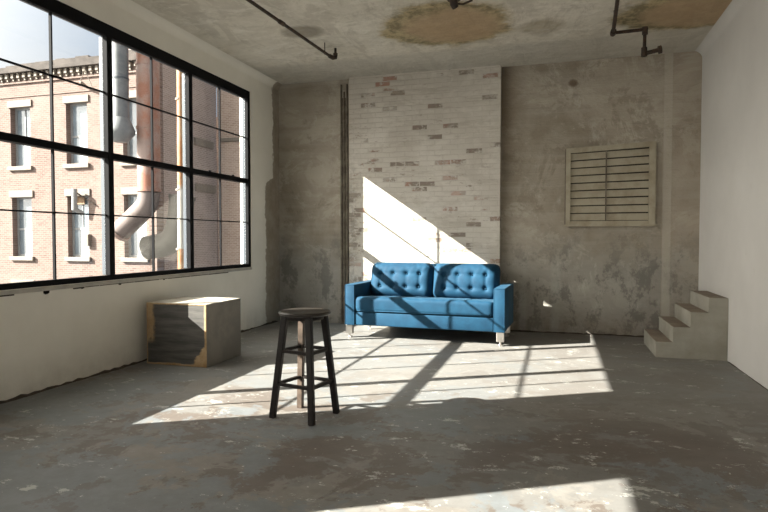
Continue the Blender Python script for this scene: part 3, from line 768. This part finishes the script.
a('duct_rim', tube(bmesh.new(), [(-14.40, YD, 1.46), (-14.50, YD, 1.38)], .39, 28), M['duct'], smooth=True)
for z in (2.8, 4.9, 7.0): a('band', tube(bmesh.new(), [(-13.235, YD, z-.04), (-13.235, YD, z+.04)], .39, 28), M['duct'], smooth=True)
a = outdoor('grey_duct', 'straight galvanised grey duct ending in a flared hood left of the rust duct', -13.95, 15.9, 5)
a('duct_pipe', tube(bmesh.new(), [(-13.75, 15.9, 9.5), (-13.77, 15.9, 5.1)], .27, 24), M['grey'], smooth=True)
a('hood', lathe(bmesh.new(), [(.26, 5.15), (.30, 5.1), (.46, 4.72), (.44, 4.6), (.22, 4.35), (.2, 4.34)], (-13.77, 15.9), 24), M['grey'], smooth=35)
for z in (6.4, 7.7): a('band', tube(bmesh.new(), [(-13.765, 15.9, z-.03), (-13.765, 15.9, z+.03)], .285, 24), M['alu'], smooth=True)
a = outdoor('duct_reflection', 'wide beige duct bend standing in for a reflection, low behind the rust duct', -13.2, 17.3, .5)  # solid stand-in for a translucent reflection in the panes
a('duct_elbow', tube(bmesh.new(), curve([(-12.45, 17.3, 2.6), (-12.6, 17.3, 1.65), (-13.0, 17.3, 1.05), (-13.9, 17.3, .85)]), [.42]*24+[.42], 28), M['reflduct'], smooth=True)
a('duct_rim', tube(bmesh.new(), [(-12.44, 17.3, 2.66), (-12.46, 17.3, 2.54)], .45, 28), M['reflduct'], smooth=True)
a = outdoor('painted_pipe', 'slim vertical outdoor pipe painted orange and white beside the second mullion', -10.53, 14.5, 0, 'pipe')
pz = bmesh.new(); tube(pz, [(-10.43, 14.5, 9), (-10.52, 14.5, -8)], .105, 18); obj_ = a('pipe', pz, M['bands'], smooth=True)
for z in (.88, 2.6, 5.2): a('clamp', tube(bmesh.new(), [(-10.52+.006*z, 14.5, z-.03), (-10.52+.006*z, 14.5, z+.03)], .12, 18), M['stone'], smooth=True)

# ------------------------------------------------------------------ sky, sun, camera
SKY, GLOW, SUN, EXPO = .48, 6.5, 25.0, .45
W = bpy.data.worlds.new('sky'); S.world = W; W.use_nodes = True
nt = W.node_tree; bg = nt.nodes['Background']
tc = nt.nodes.new('ShaderNodeTexCoord'); no = nt.nodes.new('ShaderNodeTexNoise'); no.inputs['Scale'].default_value = 2.2; no.inputs['Detail'].default_value = 6
mp = nt.nodes.new('ShaderNodeMapping'); mp.inputs['Scale'].default_value = (1, 1, 2.5)
rp = nt.nodes.new('ShaderNodeValToRGB'); rp.color_ramp.elements[0].position = .38; rp.color_ramp.elements[1].position = .62
rp.color_ramp.elements[0].color = (.60, .74, .93, 1); rp.color_ramp.elements[1].color = (.86, .91, .98, 1)
nt.links.new(tc.outputs['Generated'], mp.inputs[0]); nt.links.new(mp.outputs[0], no.inputs['Vector']); nt.links.new(no.outputs[0], rp.inputs[0]); nt.links.new(rp.outputs[0], bg.inputs['Color'])
# sky glow round the sun, added to brighten the room; sky in view stays dimmer
vt = nt.nodes.new('ShaderNodeVectorMath'); vt.operation = 'DOT_PRODUCT'; nt.links.new(tc.outputs['Generated'], vt.inputs[0])
gcol = nt.nodes.new('ShaderNodeMix'); gcol.data_type = 'RGBA'
vt.inputs[1].default_value = Vector((-1, -.575, .6977)).normalized()
def mth(op, a, b):
    n = nt.nodes.new('ShaderNodeMath'); n.operation = op
    for k, v in enumerate((a, b)):
        if isinstance(v, bpy.types.NodeSocket): nt.links.new(v, n.inputs[k])
        else: n.inputs[k].default_value = v
    return n.outputs[0]
glow = mth('MULTIPLY', mth('POWER', mth('MAXIMUM', vt.outputs['Value'], 0.0), 3.0), GLOW)
nt.links.new(mth('ADD', glow, SKY), bg.inputs['Strength'])
nt.links.new(mth('MINIMUM', glow, 1.0), gcol.inputs[0]); nt.links.new(rp.outputs[0], gcol.inputs[6]); gcol.inputs[7].default_value = (1.0, .94, .85, 1); nt.links.new(gcol.outputs[2], bg.inputs['Color'])
sl = bpy.data.lights.new('sun', 'SUN'); sl.energy = SUN; sl.angle = math.radians(.40); sl.color = (1.0, .95, .86)
so = bpy.data.objects.new('sun', sl); C.objects.link(so); so.location = (-12, -6, 9)
so.rotation_euler = Vector((1, .575, -.691)).to_track_quat('-Z', 'Y').to_euler()
for nm, loc, rot, sx, sy in (('window_portal', (-4.0, (Y1a+Y1b)/2, (Zb+Zt)/2), (0, -PI/2, 0), Zt-Zb, Y1b-Y1a), ('near_window_portal', (-4.0, (Y0a+Y0b)/2, (Zb+Zt)/2), (0, -PI/2, 0), Zt-Zb, Y0b-Y0a), ('added_opening_portal', (-1.3, YR-.2, 1.95), (PI/2, 0, 0), 5.0, 2.3)):
    l = bpy.data.lights.new(nm, 'AREA'); l.shape = 'RECTANGLE'; l.size = sx; l.size_y = sy; l.cycles.is_portal = True
    o = bpy.data.objects.new(nm, l); C.objects.link(o); o.location = loc; o.rotation_euler = rot

cam = bpy.data.cameras.new('camera'); co = bpy.data.objects.new('camera', cam); C.objects.link(co); S.camera = co
cam.sensor_width = 36; cam.lens = 580.83/768*36; cam.clip_end = 200
co.location = (0, 0, 1.2); co.rotation_euler = (PI/2+math.radians(-1.7745), 0, math.radians(16.617))

S.view_settings.view_transform = 'Standard'; S.view_settings.look = 'None'; S.view_settings.gamma = 1
S.view_settings.use_curve_mapping = False; S.view_settings.exposure = EXPO
S.cycles.use_denoising = True; S.cycles.max_bounces = 12; S.cycles.diffuse_bounces = 8; S.cycles.transparent_max_bounces = 16
S.cycles.sample_clamp_indirect = 6
S.cycles.caustics_reflective = False; S.cycles.caustics_refractive = False
